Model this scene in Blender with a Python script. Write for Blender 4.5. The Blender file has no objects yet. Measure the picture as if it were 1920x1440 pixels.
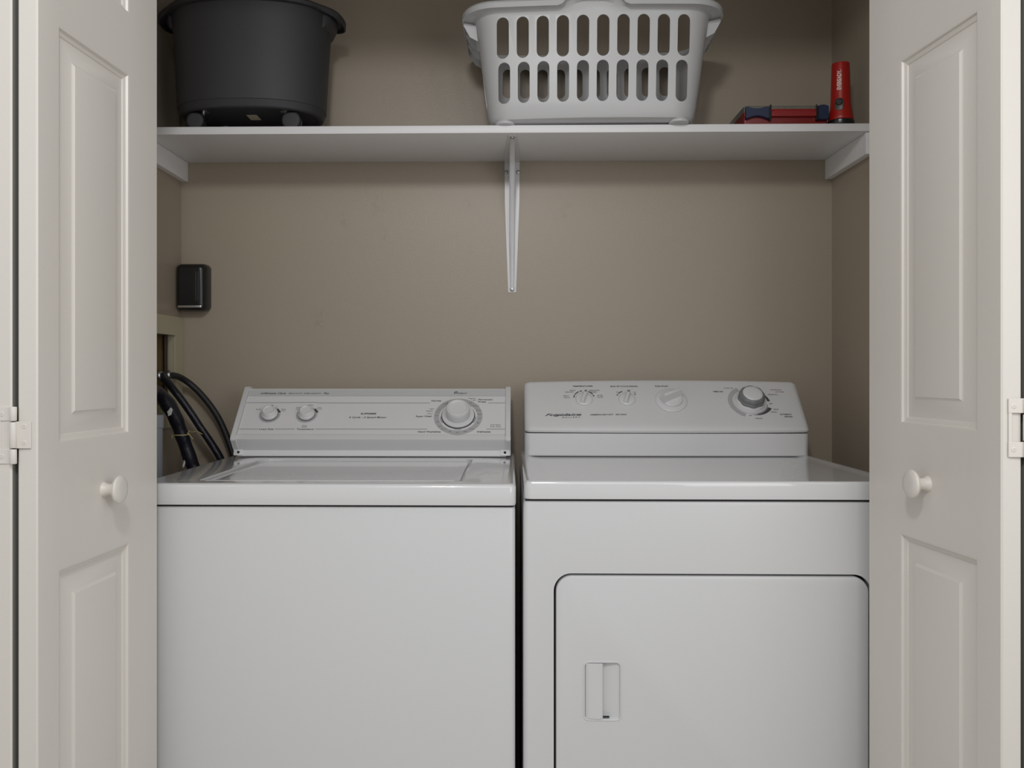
import bpy, bmesh, math, random
from mathutils import Vector, Matrix
random.seed(7)
C = bpy.context.scene.collection
S = bpy.context.scene
PI = math.pi

# ------------------------------------------------------------------ camera
CAMZ = 1.13
cd = bpy.data.cameras.new('camera'); cam = bpy.data.objects.new('camera', cd); C.objects.link(cam)
cam.location = (0, 0, CAMZ)
cam.rotation_euler = (PI/2, 0, 0.019)
cd.sensor_fit = 'HORIZONTAL'; cd.sensor_width = 36.0
cd.lens = 36.0*1700/1920
cd.shift_x = (960-924.7)/1920; cd.shift_y = -17/1920
cd.clip_start = 0.02
S.camera = cam
S.view_settings.view_transform = 'Standard'; S.view_settings.look = 'None'
S.view_settings.gamma = 1; S.view_settings.use_curve_mapping = False
S.view_settings.exposure = 0.17

# ------------------------------------------------------------------ light
w = bpy.data.worlds.new('world'); S.world = w; w.use_nodes = True
bg = w.node_tree.nodes['Background']; bg.inputs[0].default_value = (0.985, 0.992, 1.0, 1); bg.inputs[1].default_value = 0.45

def area(name, loc, aim, size, power, col=(1, 1, 1), sy=None):
    l = bpy.data.lights.new(name, 'AREA'); l.energy = power; l.color = col
    l.shape = 'RECTANGLE' if sy else 'DISK'; l.size = size
    if sy: l.size_y = sy
    o = bpy.data.objects.new(name, l); C.objects.link(o); o.location = loc
    o.rotation_euler = (Vector(aim)-Vector(loc)).to_track_quat('-Z', 'Y').to_euler()
    return o
area('ceiling_lamp', (-0.12, 0.05, 2.15), (-0.05, 2.3, 1.1), 0.20, 7.8, (1, 0.995, 0.985))
area('room_fill', (0, -0.9, 2.3), (0, 1.6, 0.6), 1.4, 7)  # added broad fill behind the camera, brightens the floor for bounce
area('side_fill', (0.80, 0.25, 1.42), (-0.55, 1.5, 0.8), 0.8, 4.2, (1, 1, 1), 0.8)  # added soft fill from the right, no window in the scene

# ------------------------------------------------------------------ materials
def mat(name, col, rough=0.5, metal=0.0, bump=0.0, bscale=200, coat=0.0, var=0.0, vscale=4, spec=0.5, trans=0.0, alpha=1.0):
    m = bpy.data.materials.new(name); m.use_nodes = True
    n = m.node_tree.nodes; L = m.node_tree.links; p = n['Principled BSDF']
    p.inputs['Base Color'].default_value = (*col, 1); p.inputs['Roughness'].default_value = rough
    p.inputs['Metallic'].default_value = metal; p.inputs['Coat Weight'].default_value = coat
    p.inputs['Specular IOR Level'].default_value = spec
    p.inputs['Transmission Weight'].default_value = trans; p.inputs['Alpha'].default_value = alpha
    tc = n.new('ShaderNodeTexCoord')
    if var:
        t = n.new('ShaderNodeTexNoise'); t.inputs['Scale'].default_value = vscale; t.inputs['Detail'].default_value = 4
        L.new(tc.outputs['Object'], t.inputs['Vector'])
        r = n.new('ShaderNodeMapRange'); r.inputs[3].default_value = 1-var; r.inputs[4].default_value = 1+var
        L.new(t.outputs['Fac'], r.inputs[0])
        x = n.new('ShaderNodeVectorMath'); x.operation = 'SCALE'; x.inputs[0].default_value = col
        L.new(r.outputs[0], x.inputs['Scale']); L.new(x.outputs[0], p.inputs['Base Color'])
    if bump:
        t = n.new('ShaderNodeTexNoise'); t.inputs['Scale'].default_value = bscale; t.inputs['Detail'].default_value = 3
        L.new(tc.outputs['Object'], t.inputs['Vector'])
        b = n.new('ShaderNodeBump'); b.inputs['Strength'].default_value = bump; b.inputs['Distance'].default_value = 0.002
        L.new(t.outputs['Fac'], b.inputs['Height']); L.new(b.outputs[0], p.inputs['Normal'])
    return m

def wall_paint():
    """Beige wall paint with roller texture and a few scuff marks."""
    m = mat('beige_wall_paint', (0.375, 0.318, 0.25), 0.42, bump=0.13, bscale=190, var=0.02, vscale=3)
    n = m.node_tree.nodes; L = m.node_tree.links; p = n['Principled BSDF']
    src = p.inputs['Base Color'].links[0].from_socket
    geo = n.new('ShaderNodeNewGeometry'); tc = n.new('ShaderNodeTexCoord')
    nz = n.new('ShaderNodeTexNoise'); nz.inputs['Scale'].default_value = 60; nz.inputs['Detail'].default_value = 5
    L.new(tc.outputs['Object'], nz.inputs['Vector'])
    cur = src
    for (x, z, rx, rz, k) in [(-.438, 1.545, .016, .034, .10), (-.35, 1.575, .022, .045, .09), (-.50, 1.275, .024, .04, .10),
                              (-.11, 1.575, .018, .022, .08), (.14, 1.555, .035, .04, .06), (-.33, 1.50, .012, .03, .08)]:
        v = n.new('ShaderNodeVectorMath'); v.operation = 'SUBTRACT'; v.inputs[1].default_value = (x, 2.38, z)
        L.new(geo.outputs['Position'], v.inputs[0])
        d = n.new('ShaderNodeVectorMath'); d.operation = 'DIVIDE'; d.inputs[1].default_value = (rx, .05, rz); L.new(v.outputs[0], d.inputs[0])
        l = n.new('ShaderNodeVectorMath'); l.operation = 'LENGTH'; L.new(d.outputs[0], l.inputs[0])
        r = n.new('ShaderNodeMapRange'); r.inputs[1].default_value = 1; r.inputs[2].default_value = 0.2; r.inputs[3].default_value = 0; r.inputs[4].default_value = k*3.2
        L.new(l.outputs['Value'], r.inputs[0])
        g = n.new('ShaderNodeMapRange'); g.inputs[1].default_value = .45; g.inputs[2].default_value = .7; L.new(nz.outputs['Fac'], g.inputs[0])
        mu = n.new('ShaderNodeMath'); mu.operation = 'MULTIPLY'; L.new(r.outputs[0], mu.inputs[0]); L.new(g.outputs[0], mu.inputs[1])
        mx = n.new('ShaderNodeMix'); mx.data_type = 'RGBA'; mx.inputs[7].default_value = (.2, .165, .12, 1)
        L.new(mu.outputs[0], mx.inputs[0]); L.new(cur, mx.inputs[6]); cur = mx.outputs[2]
    L.new(cur, p.inputs['Base Color'])
    return m

def board_mat():
    """White painted board, faint lengthwise brush streaks."""
    m = mat('white_painted_board', (0.80, 0.80, 0.81), 0.45, bump=0.12, bscale=40)
    n = m.node_tree.nodes; L = m.node_tree.links
    t = [x for x in n if x.type == 'TEX_NOISE'][0]; tc = [x for x in n if x.type == 'TEX_COORD'][0]
    mp = n.new('ShaderNodeMapping'); mp.inputs['Scale'].default_value = (.15, 3, 3)
    L.new(tc.outputs['Object'], mp.inputs[0]); L.new(mp.outputs[0], t.inputs['Vector'])
    return m

M = dict(
    gap_shade=mat('dark_gap_shade', (0.22, 0.21, 0.19), 0.8, var=0.1),  # dark back-face colour standing in for shade between the folded leaves
    wall=wall_paint(), wallr=mat('beige_room_paint', (0.55, 0.50, 0.42), 0.6, bump=0.2),
    ceil=mat('ceiling_white', (0.75, 0.74, 0.72), 0.8, bump=0.3, bscale=90),
    floor=mat('beige_vinyl_floor', (0.60, 0.56, 0.50), 0.5, var=0.08, vscale=9),
    board=board_mat(),
    door=mat('warm_white_door_paint', (0.72, 0.685, 0.635), 0.38, bump=0.08, bscale=240, var=0.012, vscale=5),
    enamel=mat('white_enamel', (0.66, 0.664, 0.672), 0.11, bump=0.02, bscale=60, coat=0.5),
    front=mat('white_enamel_front', (0.635, 0.64, 0.648), 0.28, bump=0.04, bscale=90),
    plast=mat('white_console_plastic', (0.69, 0.69, 0.695), 0.38),
    panel=mat('light_grey_console_face', (0.71, 0.71, 0.715), 0.42),
    band=mat('grey_console_band', (0.56, 0.565, 0.575), 0.42),
    ring=mat('pale_grey_dial_ring', (0.43, 0.43, 0.435), 0.5),
    ink=mat('dark_grey_print', (0.07, 0.07, 0.075), 0.6), ink2=mat('grey_print', (0.2, 0.2, 0.205), 0.6),
    redink=mat('dull_red_print', (0.35, 0.14, 0.13), 0.6),
    seam=mat('dark_seam', (0.02, 0.02, 0.02), 0.8),
    knob=mat('white_knob_plastic', (0.68, 0.68, 0.685), 0.32), greyknob=mat('mid_grey_plastic', (0.2, 0.2, 0.205), 0.45),
    basket=mat('white_basket_plastic', (0.56, 0.565, 0.575), 0.36, bump=0.03, bscale=100),
    tub=mat('charcoal_plastic', (0.036, 0.036, 0.038), 0.6, bump=0.06, bscale=500),
    black=mat('black_plastic', (0.010, 0.010, 0.011), 0.3), rubber=mat('black_rubber', (0.012, 0.012, 0.014), 0.55, bump=0.3, bscale=150),
    tape=mat('black_vinyl_tape', (0.008, 0.008, 0.015), 0.38, bump=0.9, bscale=55),
    steel=mat('zinc_steel', (0.45, 0.45, 0.46), 0.35, metal=1), chrome=mat('brushed_chrome', (0.6, 0.6, 0.6), 0.3, metal=1),
    bracket=mat('white_powder_coated_steel', (0.70, 0.70, 0.715), 0.3),
    red=mat('red_plastic', (0.36, 0.010, 0.006), 0.38), redc=mat('deep_red_plastic', (0.17, 0.008, 0.008), 0.42), redh=mat('dark_red_ribbed_plastic', (0.24, 0.006, 0.008), 0.45),
    navy=mat('navy_plastic', (0.012, 0.022, 0.06), 0.4), clear=mat('clear_smoky_plastic', (0.75, 0.78, 0.7), 0.15, trans=0.9),
    cream=mat('cream_paint', (0.50, 0.46, 0.33), 0.5, bump=0.15, bscale=120), ply=mat('raw_wood', (0.22, 0.15, 0.06), 0.7, var=0.3, vscale=25),
    rust=mat('dark_brown_pipe', (0.035, 0.018, 0.010), 0.5, var=0.4, vscale=60), brass=mat('old_brass', (0.4, 0.28, 0.12), 0.4, metal=1),
    pvc=mat('grey_pvc', (0.36, 0.38, 0.41), 0.4), twine=mat('yellow_twine', (0.5, 0.42, 0.2), 0.8), patch=mat('torn_white_foam', (0.6, 0.6, 0.58), 0.8),
    cork=mat('tan_paper_label', (0.75, 0.65, 0.45), 0.6), letter=mat('pale_lettering', (0.8, 0.68, 0.62), 0.5),
    lens=mat('switch_grey', (0.05, 0.045, 0.035), 0.4))

# ------------------------------------------------------------------ helpers
def root_of(o):
    while o.parent: o = o.parent
    return o
def tag(o, label=None, cat=None, group=None, kind=None):
    if label: o['label'] = label
    if cat: o['category'] = cat
    if group: o['group'] = group
    if kind: o['kind'] = kind
    return o
def thing(name, loc, label, cat, group=None, kind=None):
    o = bpy.data.objects.new(name, None); C.objects.link(o); o.location = loc; o.empty_display_size = .05
    return tag(o, label, cat, group, kind)
def smooth(me, ang=35):
    bm = bmesh.new(); bm.from_mesh(me)
    for f in bm.faces: f.smooth = True
    for e in bm.edges:
        e.smooth = len(e.link_faces) == 2 and e.calc_face_angle(0) < math.radians(ang)
    bm.to_mesh(me); bm.free()
def add_mat(o, bm, m, sm=0):
    """merge another bmesh (world coordinates) into object o under its own material"""
    bmesh.ops.recalc_face_normals(bm, faces=bm.faces)
    bmesh.ops.translate(bm, verts=bm.verts, vec=-Vector(root_of(o).location))
    o.data.materials.append(m); k = len(o.data.materials)-1
    for f in bm.faces: f.material_index = k
    me = bpy.data.meshes.new('t'); bm.to_mesh(me); bm.free()
    b = bmesh.new(); b.from_mesh(o.data); b.from_mesh(me); b.to_mesh(o.data); b.free(); bpy.data.meshes.remove(me)
def obj(name, bm, m, parent=None, origin=None, sm=35, fix=True):
    """link a bmesh given in world coordinates as one object"""
    if fix: bmesh.ops.recalc_face_normals(bm, faces=bm.faces)
    if parent: off = Vector(root_of(parent).location)
    elif origin: off = Vector(origin)
    else:
        co = [v.co for v in bm.verts]
        off = Vector(((min(c.x for c in co)+max(c.x for c in co))/2, (min(c.y for c in co)+max(c.y for c in co))/2, min(c.z for c in co)))
    bmesh.ops.translate(bm, verts=bm.verts, vec=-off)
    me = bpy.data.meshes.new(name); bm.to_mesh(me); bm.free()
    if sm: smooth(me, sm)
    me.materials.append(m)
    o = bpy.data.objects.new(name, me); C.objects.link(o)
    if parent: o.parent = parent
    else: o.location = off
    return o
def box(bm, x0, x1, y0, y1, z0, z1, bev=0, seg=2, mtx=None):
    r = bmesh.ops.create_cube(bm, size=1)
    vs = r['verts']
    for v in vs: v.co = Vector(((x0+x1)/2+v.co.x*(x1-x0), (y0+y1)/2+v.co.y*(y1-y0), (z0+z1)/2+v.co.z*(z1-z0)))
    if bev:
        es = list({e for v in vs for e in v.link_edges})
        r = bmesh.ops.bevel(bm, geom=es, offset=bev, segments=seg, affect='EDGES', profile=.5)
        vs = list({v for f in r['faces'] for v in f.verts} | {v for v in vs if v.is_valid})
    if mtx: bmesh.ops.transform(bm, matrix=mtx, verts=vs)
    return vs
def B(*a, **k):
    bm = bmesh.new(); box(bm, *a, **k); return bm
def loft(bm, rings, close=True, cap0=True, cap1=True):
    R = [[bm.verts.new(p) for p in r] for r in rings]
    n = len(R[0])
    for a, b in zip(R, R[1:]):
        for i in range(n if close else n-1):
            j = (i+1) % n
            bm.faces.new((a[i], a[j], b[j], b[i]))
    if cap0: bm.faces.new(list(reversed(R[0])))
    if cap1: bm.faces.new(R[-1])
    return R
def rr(x0, x1, y0, y1, r, z, seg=6):
    pts = []
    for cx, cy, a0 in ((x1-r, y1-r, 0), (x0+r, y1-r, 90), (x0+r, y0+r, 180), (x1-r, y0+r, 270)):
        for k in range(seg+1):
            a = math.radians(a0+90*k/seg); pts.append(Vector((cx+r*math.cos(a), cy+r*math.sin(a), z)))
    return pts
def lathe(bm, prof, n=32, mtx=None, cap0=True, cap1=True, squash=None):
    rings = []
    for r, z in prof:
        ring = []
        for k in range(n):
            a = 2*PI*k/n
            p = Vector((r*math.cos(a), r*math.sin(a), z))
            if squash: p = squash(p, a)
            ring.append(mtx @ p if mtx else p)
        rings.append(ring)
    loft(bm, rings, True, cap0, cap1)
def spline(pts, n=12):
    P = [Vector(p) for p in pts]; P = [P[0]*2-P[1]]+P+[P[-1]*2-P[-2]]; out = []
    for i in range(1, len(P)-2):
        a, b, c, d = P[i-1:i+3]
        for k in range(n):
            t = k/n
            out.append(.5*((2*b)+(c-a)*t+(2*a-5*b+4*c-d)*t*t+(3*b-a-3*c+d)*t**3))
    out.append(P[-2]); return out
def tube(bm, pts, rad, n=12, flat=1.0):
    pts = [Vector(p) for p in pts]; rings = []
    t0 = (pts[1]-pts[0]).normalized(); up = Vector((0, 0, 1)) if abs(t0.z) < .9 else Vector((1, 0, 0))
    nrm = (up-t0*up.dot(t0)).normalized()
    for i, p in enumerate(pts):
        t = (pts[min(i+1, len(pts)-1)]-pts[max(i-1, 0)]).normalized()
        nrm = (nrm-t*nrm.dot(t)).normalized(); b = t.cross(nrm)
        r = rad(i/(len(pts)-1)) if callable(rad) else rad
        rings.append([p+(nrm*math.cos(2*PI*k/n)+b*math.sin(2*PI*k/n)*flat)*r for k in range(n)])
    loft(bm, rings)
def boolean(bm, cut):
    """difference of two closed bmeshes, evaluated through a temporary modifier"""
    obs = []
    for i, b in enumerate((bm, cut)):
        bmesh.ops.recalc_face_normals(b, faces=b.faces)
        me = bpy.data.meshes.new('tmp'); b.to_mesh(me); b.free()
        o = bpy.data.objects.new('tmp', me); C.objects.link(o); obs.append(o)
    md = obs[0].modifiers.new('b', 'BOOLEAN'); md.operation = 'DIFFERENCE'; md.object = obs[1]; md.solver = 'EXACT'
    bpy.context.view_layer.update()
    dg = bpy.context.evaluated_depsgraph_get()
    me = bpy.data.meshes.new_from_object(obs[0].evaluated_get(dg))
    out = bmesh.new(); out.from_mesh(me)
    for o in obs:
        d = o.data; bpy.data.objects.remove(o); bpy.data.meshes.remove(d)
    bpy.data.meshes.remove(me)
    return out
def text(bm, s, cx, cy, wid, hgt, mtx, h=.0003, shear=0, bold=0, rot=0, sp=1.0):
    """lettering on a plane: cx,cy centre, wid total width, hgt capital height"""
    cu = bpy.data.curves.new('t', 'FONT'); cu.body = s; cu.extrude = .01; cu.shear = shear; cu.offset = bold; cu.space_character = sp
    cu.resolution_u = 3
    o = bpy.data.objects.new('t', cu); C.objects.link(o)
    bpy.context.view_layer.update()
    dg = bpy.context.evaluated_depsgraph_get(); me = bpy.data.meshes.new_from_object(o.evaluated_get(dg))
    xs = [v.co.x for v in me.vertices]; x0, x1 = min(xs), max(xs)
    r = Matrix.Rotation(rot, 4, 'Z')
    for v in me.vertices:
        p = Vector(((v.co.x-(x0+x1)/2)*wid/(x1-x0), (v.co.y-.35)*hgt/.7, h if v.co.z > 0 else 0))
        p = r @ p
        v.co = mtx @ Vector((p.x+cx, p.y+cy, p.z))
    bm.from_mesh(me)
    bpy.data.objects.remove(o); bpy.data.curves.remove(cu); bpy.data.meshes.remove(me)
def strip(bm, x0, x1, y0, y1, mtx, h=.0003):
    box(bm, x0, x1, y0, y1, -.0002, h, mtx=mtx)
def arc(bm, cx, cy, r0, r1, a0, a1, mtx, h=.0003, n=24, taper=0):
    top, bot = [], []
    for k in range(n+1):
        q = k/n; a = math.radians(a0+(a1-a0)*q); ri = r0; ro = r1-(r1-r0)*taper*(1-q)
        top.append((Vector((cx+ri*math.cos(a), cy+ri*math.sin(a), h)), Vector((cx+ro*math.cos(a), cy+ro*math.sin(a), h))))
    rings = [[mtx @ i, mtx @ o, mtx @ Vector((o.x, o.y, -.0002)), mtx @ Vector((i.x, i.y, -.0002))] for i, o in top]
    loft(bm, rings)
def frame(o, x, y):
    x = Vector(x).normalized(); y = Vector(y).normalized(); z = x.cross(y)
    m = Matrix((x, y, z)).transposed().to_4x4(); m.translation = Vector(o); return m
def T(x, y, z=0): return Matrix.Translation((x, y, z))

# ------------------------------------------------------------------ the setting
XL, XR, YB = -.8695, .838, 2.38
YF0, YF1, OX0, OX1, OZ = 1.50, 1.615, -.752, .748, 2.036
def struct(name, bm, m, sm=0):
    o = obj(name, bm, m, origin=(0, 0, 0), sm=sm); o['kind'] = 'structure'; return o
struct('floor', B(-2.6, 2.6, -2.2, 2.6, -.08, 0), M['floor'])
struct('wall_back', B(XL, XR, YB, YB+.1, 0, 2.44), M['wall'])
struct('wall_right', B(XR, XR+.1, YF1, YB+.1, 0, 2.44), M['wall'])
lw = boolean(B(XL-.11, XL, YF1, YB+.1, 0, 2.44), B(XL-.075, XL+.05, 2.08, 2.326, 1.055, 1.233))
struct('wall_left', lw, M['wall'])
struct('ceiling', B(XL-.11, XR+.1, YF0, YB+.1, 2.44, 2.5), M['ceil'])
bm = bmesh.new()
box(bm, -2.6, OX0, YF0, YF1, 0, 2.5); box(bm, OX1, 2.6, YF0, YF1, 0, 2.5); box(bm, OX0, OX1, YF0, YF1, OZ, 2.5)
struct('wall_front', bm, M['wallr'])

# ------------------------------------------------------------------ bifold doors
def leaf(W, rails, st0, st1, T_=.0285, H0=.02, H1=2.022, side=1, A=None, e=None, n=None):
    """one door leaf; local x along the width from the hinge, y into the thickness, z up"""
    bm = bmesh.new(); c = .0022
    xs = [c, st0, W-st1, W-c]; zs = [H0]+[z for r in rails for z in r]+[H1]
    def P(x, y, z): return Vector((A[0]+e[0]*x-n[0]*y, A[1]+e[1]*x-n[1]*y, z))
    def q(a, b, c_, d):
        f = bm.faces.new([bm.verts.new(P(*p)) for p in (a, b, c_, d)])
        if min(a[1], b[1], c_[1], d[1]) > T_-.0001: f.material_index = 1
        return f
    for yy, cond in ((0, True), (T_, True)):
        sg = 1 if yy == 0 else -1
        for i in range(3):
            for j in range(len(zs)-1):
                x0, x1, z0, z1 = xs[i], xs[i+1], zs[j], zs[j+1]
                if i == 1 and j % 2 == 1:
                    prof = [(0, 0), (.0035, .0012), (.005, .0045), (.011, .0065), (.0125, .0082), (.0145, .0082), (.0400, .0044), (.0425, .0032), (.0455, .0008), (.0480, .0004)]
                    rg = [[bm.verts.new(P(x, yy+sg*d, z)) for x, z in ((x0+k, z0+k), (x1-k, z0+k), (x1-k, z1-k), (x0+k, z1-k))] for k, d in prof]
                    for a, b in zip(rg, rg[1:]):
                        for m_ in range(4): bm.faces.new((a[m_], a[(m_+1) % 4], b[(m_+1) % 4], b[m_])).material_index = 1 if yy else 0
                    bm.faces.new(rg[-1]).material_index = 1 if yy else 0
                else: q((x0, yy, z0), (x1, yy, z0), (x1, yy, z1), (x0, yy, z1))
    plan = [(W-c, 0), (W, c), (W, T_-c), (W-c, T_)]
    pl2 = [(c, 0), (0, c), (0, T_-c), (c, T_)]
    for pl in (plan, pl2):
        for (a, b), (a2, b2) in zip(pl, pl[1:]):
            q((a, b, H0), (a2, b2, H0), (a2, b2, H1), (a, b, H1))
    for z in (H0, H1):
        bm.faces.new([bm.verts.new(P(x, y, z)) for x, y in plan+pl2[::-1]])
    bmesh.ops.remove_doubles(bm, verts=bm.verts, dist=1e-5)
    return bm
def knob_bm(A, e, n, s, z):
    o = Vector((A[0]+e[0]*s, A[1]+e[1]*s, z)); zax = Vector((n[0], n[1], 0)); x = Vector((e[0], e[1], 0)); y = zax.cross(x)
    m = Matrix((x, y, zax)).transposed().to_4x4(); m.translation = o
    bm = bmesh.new()
    lathe(bm, [(.0125, -.001), (.012, .002), (.0095, .006), (.009, .012), (.0105, .018), (.0150, .0205), (.0205, .0225), (.0222, .0255), (.0215, .0285), (.0185, .0305), (.012, .0318), (.004, .032)], 40, m)
    return bm
def hinge(parent, x_seam, y, z0, z1, sgn, three):
    """surface hinge across the two painted leaf edges; sgn: +1 inner leaf lies towards +x"""
    bm = bmesh.new(); h = (z1-z0)
    a, b = z0+h*.27, z0+h*.74
    # knuckles
    for (p, q_) in ((z0, a-.0006), (a+.0006, b-.0006), (b+.0006, z1)):
        lathe(bm, [(.0001, p), (.0044, p+.0004), (.0048, p+.001), (.0048, q_-.001), (.0044, q_-.0004), (.0001, q_)], 16, T(x_seam, y-.0035))
    box(bm, x_seam, x_seam+sgn*.0235, y-.0022, y+.0002, a, b, .0006, 1)
    box(bm, x_seam-sgn*.0235, x_seam, y-.0022, y+.0002, b+.0008, z1, .0006, 1)
    box(bm, x_seam-sgn*.0235, x_seam, y-.0022, y+.0002, z0, a-.0008, .0006, 1)
    box(bm, x_seam-sgn*.0231, x_seam-sgn*.0185, y-.0016, y+.0002, z0+.001, z1-.001, .0004, 1)
    o = obj('hinge', bm, M['door'], parent)
    for x, z in ((x_seam-sgn*.0165, (z0+a)/2), (x_seam-sgn*.0165, (z1+b)/2), (x_seam+sgn*.0145, a+h*.1), (x_seam+sgn*.0145, b-h*.08)):
        s = bmesh.new(); m = frame((x, y-.0021, z), (1, 0, 0), (0, 0, 1))
        lathe(s, [(.0036, -.0002), (.0034, .0006), (.0026, .0009), (.0012, .0009), (.0009, .0002), (.0003, .0001)], 16, m)
        obj('screw', s, M['door'], o)
def bifold(idx, A, Bp, sgn, kz, ks, rails, hz, label):
    A = Vector(A); Bp = Vector(Bp); W = (Bp-A).length; e = (Bp-A)/W
    n = Vector((e.y, -e.x))*1 if sgn > 0 else Vector((-e.y, e.x))
    t = thing('door_%d' % idx, (A.x, A.y, 0), label, 'door', kind='structure')
    lf = obj('door_panel', leaf(W, rails, .0535, .105, A=A, e=e, n=n), M['door'], t, sm=25)
    lf.data.materials.append(M['gap_shade'])
    obj('door_knob', knob_bm(A, e, n, ks, kz), M['door'], lf)
    th = .0285; gap = .0062
    A2 = Vector((A.x-sgn*(th*2+gap+.0005), A.y+.0005))
    a = math.atan2(e.x, e.y)
    a2 = a+sgn*math.radians(.6)
    e2 = Vector((math.sin(a2), math.cos(a2))); n2 = Vector((-e2.y, e2.x)) if sgn > 0 else Vector((e2.y, -e2.x))
    l2 = obj('door_panel', leaf(W-.012, rails, .0535, .105, A=A2, e=e2, n=n2), M['door'], t, sm=25); l2.data.materials.append(M['gap_shade'])
    xs = A.x-sgn*(th+gap/2)
    for z0, z1 in hz: hinge(t, xs, A.y-.0003, z0, z1, 1, True)
railsL = [(.235, .851), (1.0315, 1.6335), (1.733, 1.93)]
railsR = [(.255, .873), (1.050, 1.644), (1.745, 1.94)]
bifold(1, (-.6511, 1.236), (-.6314, 1.610), 1, .9492, .183, railsL, [(1.0075, 1.0865), (.20, .279), (1.78, 1.859)],
       'left white bifold closet door folded open, knob beside the washer')
bifold(2, (.6599, 1.231), (.6267, 1.598), -1, .962, .181, railsR, [(1.0195, 1.0985), (.21, .289), (1.79, 1.869)],
       'right white bifold closet door folded open, knob beside the dryer')

# ------------------------------------------------------------------ shelf, cleats, bracket
o = obj('shelf_board', B(XL+.001, XR-.001, 2.098, YB-.0005, 1.690, 1.708, .0012, 2), M['board'])
tag(o, 'long white shelf board across the closet above the machines', 'shelf')
for x0, x1, sd, tx in ((XL+.0008, XL+.0185, -1, 'left'), (XR-.0185, XR-.0008, 1, 'right')):
    o = obj('shelf_cleat', B(x0, x1, 2.105, YB-.001, 1.6395, 1.6898, .001, 1), M['board'])
    tag(o, 'white wooden cleat under the shelf on the %s side wall' % tx, 'shelf support', 'wooden cleats under the shelf')
br = thing('shelf_bracket', (.0045, 2.379, 1.347), 'white pressed steel bracket in the middle under the shelf', 'bracket')
bx = .0045
bm = bmesh.new()
# wall leg: plate tapering downwards
def plate(pts, ax, th):
    ring0 = [Vector(p) for p in pts]; ring1 = [p+Vector(ax)*th for p in ring0]
    loft(bm, [ring0, ring1])
wv = [(.0095, 1.3465), (.0105, 1.3475), (.019, 1.585), (.0195, 1.6885)]
pts = [(bx-x, 2.3795, z) for x, z in wv]+[(bx+x, 2.3795, z) for x, z in reversed(wv)]
plate(pts, (0, -1, 0), .0018)
wh = [(.0195, 2.379), (.019, 2.28), (.0105, 2.125), (.0085, 2.118)]
pts = [(bx-x, y, 1.6895) for x, y in wh]+[(bx+x, y, 1.6895) for x, y in reversed(wh)]
plate(pts, (0, 0, -1), .0018)
# raised central rib, rounded hollow web running from leg to leg
N = 24; rings = []
for k in range(N+1):
    q = k/N
    # path from bottom of the wall leg up and out to the tip of the shelf leg
    z = 1.352+(1.688-1.352)*min(1, (q/.62))**1.0 if q < .62 else 1.688
    a = Vector((0, 2.378, 1.352+.336*q)); b = Vector((0, 2.378-.255*q, 1.688))
    path = a.lerp(b, q)
    base = Vector((0, 2.379, 1.6885))
    hw = .0062+.0012*math.sin(PI*q)
    inn = Vector((0, 2.3788, 1.352+.336*min(1, q*1.25))) if q < .8 else Vector((0, 2.3788-.25*(q-.8)/.2, 1.6888))
    rings.append([Vector((bx-hw, inn.y, inn.z)), Vector((bx-hw*.9, path.y, path.z)), Vector((bx-hw*.5, path.y-.002, path.z-.0015)),
                  Vector((bx+hw*.5, path.y-.002, path.z-.0015)), Vector((bx+hw*.9, path.y, path.z)), Vector((bx+hw, inn.y, inn.z))])
loft(bm, rings)
obj('bracket_arm', bm, M['bracket'], br, sm=40)
for (x, y, z, d) in ((bx-.0155, 2.3777, 1.6615, 0), (bx+.0155, 2.3777, 1.6615, 0), (bx, 2.3745, 1.3545, 0), (bx, 2.127, 1.6862, 1)):
    s = bmesh.new(); m = frame((x, y, z), (1, 0, 0), (0, 0, 1)) if d == 0 else frame((x, y, z), (1, 0, 0), (0, 1, 0)) @ Matrix.Rotation(PI, 4, 'X')
    lathe(s, [(.0056, -.001), (.0054, .001), (.0042, .0022), (.002, .0026), (.0016, .0014), (.0004, .0012)], 16, m)
    obj('screw', s, M['steel'], br).name = 'screw'

# ------------------------------------------------------------------ washer
WX0, WX1 = -.681, .0087
wa = thing('washing_machine', (-.336, 1.98, 0), 'white top loading washing machine with grey printed control console and round dial', 'washing machine')
bm = bmesh.new()
loft(bm, [rr(WX0, WX1, 1.651, 2.305, .010, z, 5) for z in (.012, .885)]+[rr(WX0+.0012, WX1-.0012, 1.6522, 2.304, .009, .8885, 5), rr(WX0+.006, WX1-.006, 1.657, 2.30, .006, .8895, 5)])
obj('cabinet', bm, M['front'], wa, sm=50)
obj('seam_gap', B(WX0+.004, WX1-.004, 1.6545, 2.30, .8894, .8936), M['seam'], wa)
for x in (WX0+.05, WX1-.05):
    for y in (1.70, 2.25):
        b = bmesh.new(); lathe(b, [(.02, 0), (.02, .008), (.012, .010), (.012, .014)], 20, T(x, y)); obj('foot', b, M['rubber'], wa)
TX0, TX1, TY0, TY1, TZ = -.6835, .0102, 1.6425, 2.308, .932
top = bmesh.new()
loft(top, [rr(TX0+.006, TX1-.006, TY0+.005, TY1-.004, .010, .8925, 6), rr(TX0+.001, TX1-.001, TY0+.001, TY1-.001, .011, .8932, 6), rr(TX0, TX1, TY0, TY1, .012, .897, 6),
           rr(TX0, TX1, TY0, TY1, .012, .9255, 6), rr(TX0+.0012, TX1-.0012, TY0+.0012, TY1-.0012, .012, .929, 6), rr(TX0+.0035, TX1-.0035, TY0+.0035, TY1-.0035, .012, .9312, 6), rr(TX0+.007, TX1-.007, TY0+.007, TY1-.007, .012, .932, 6)])
cut = bmesh.new()
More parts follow.
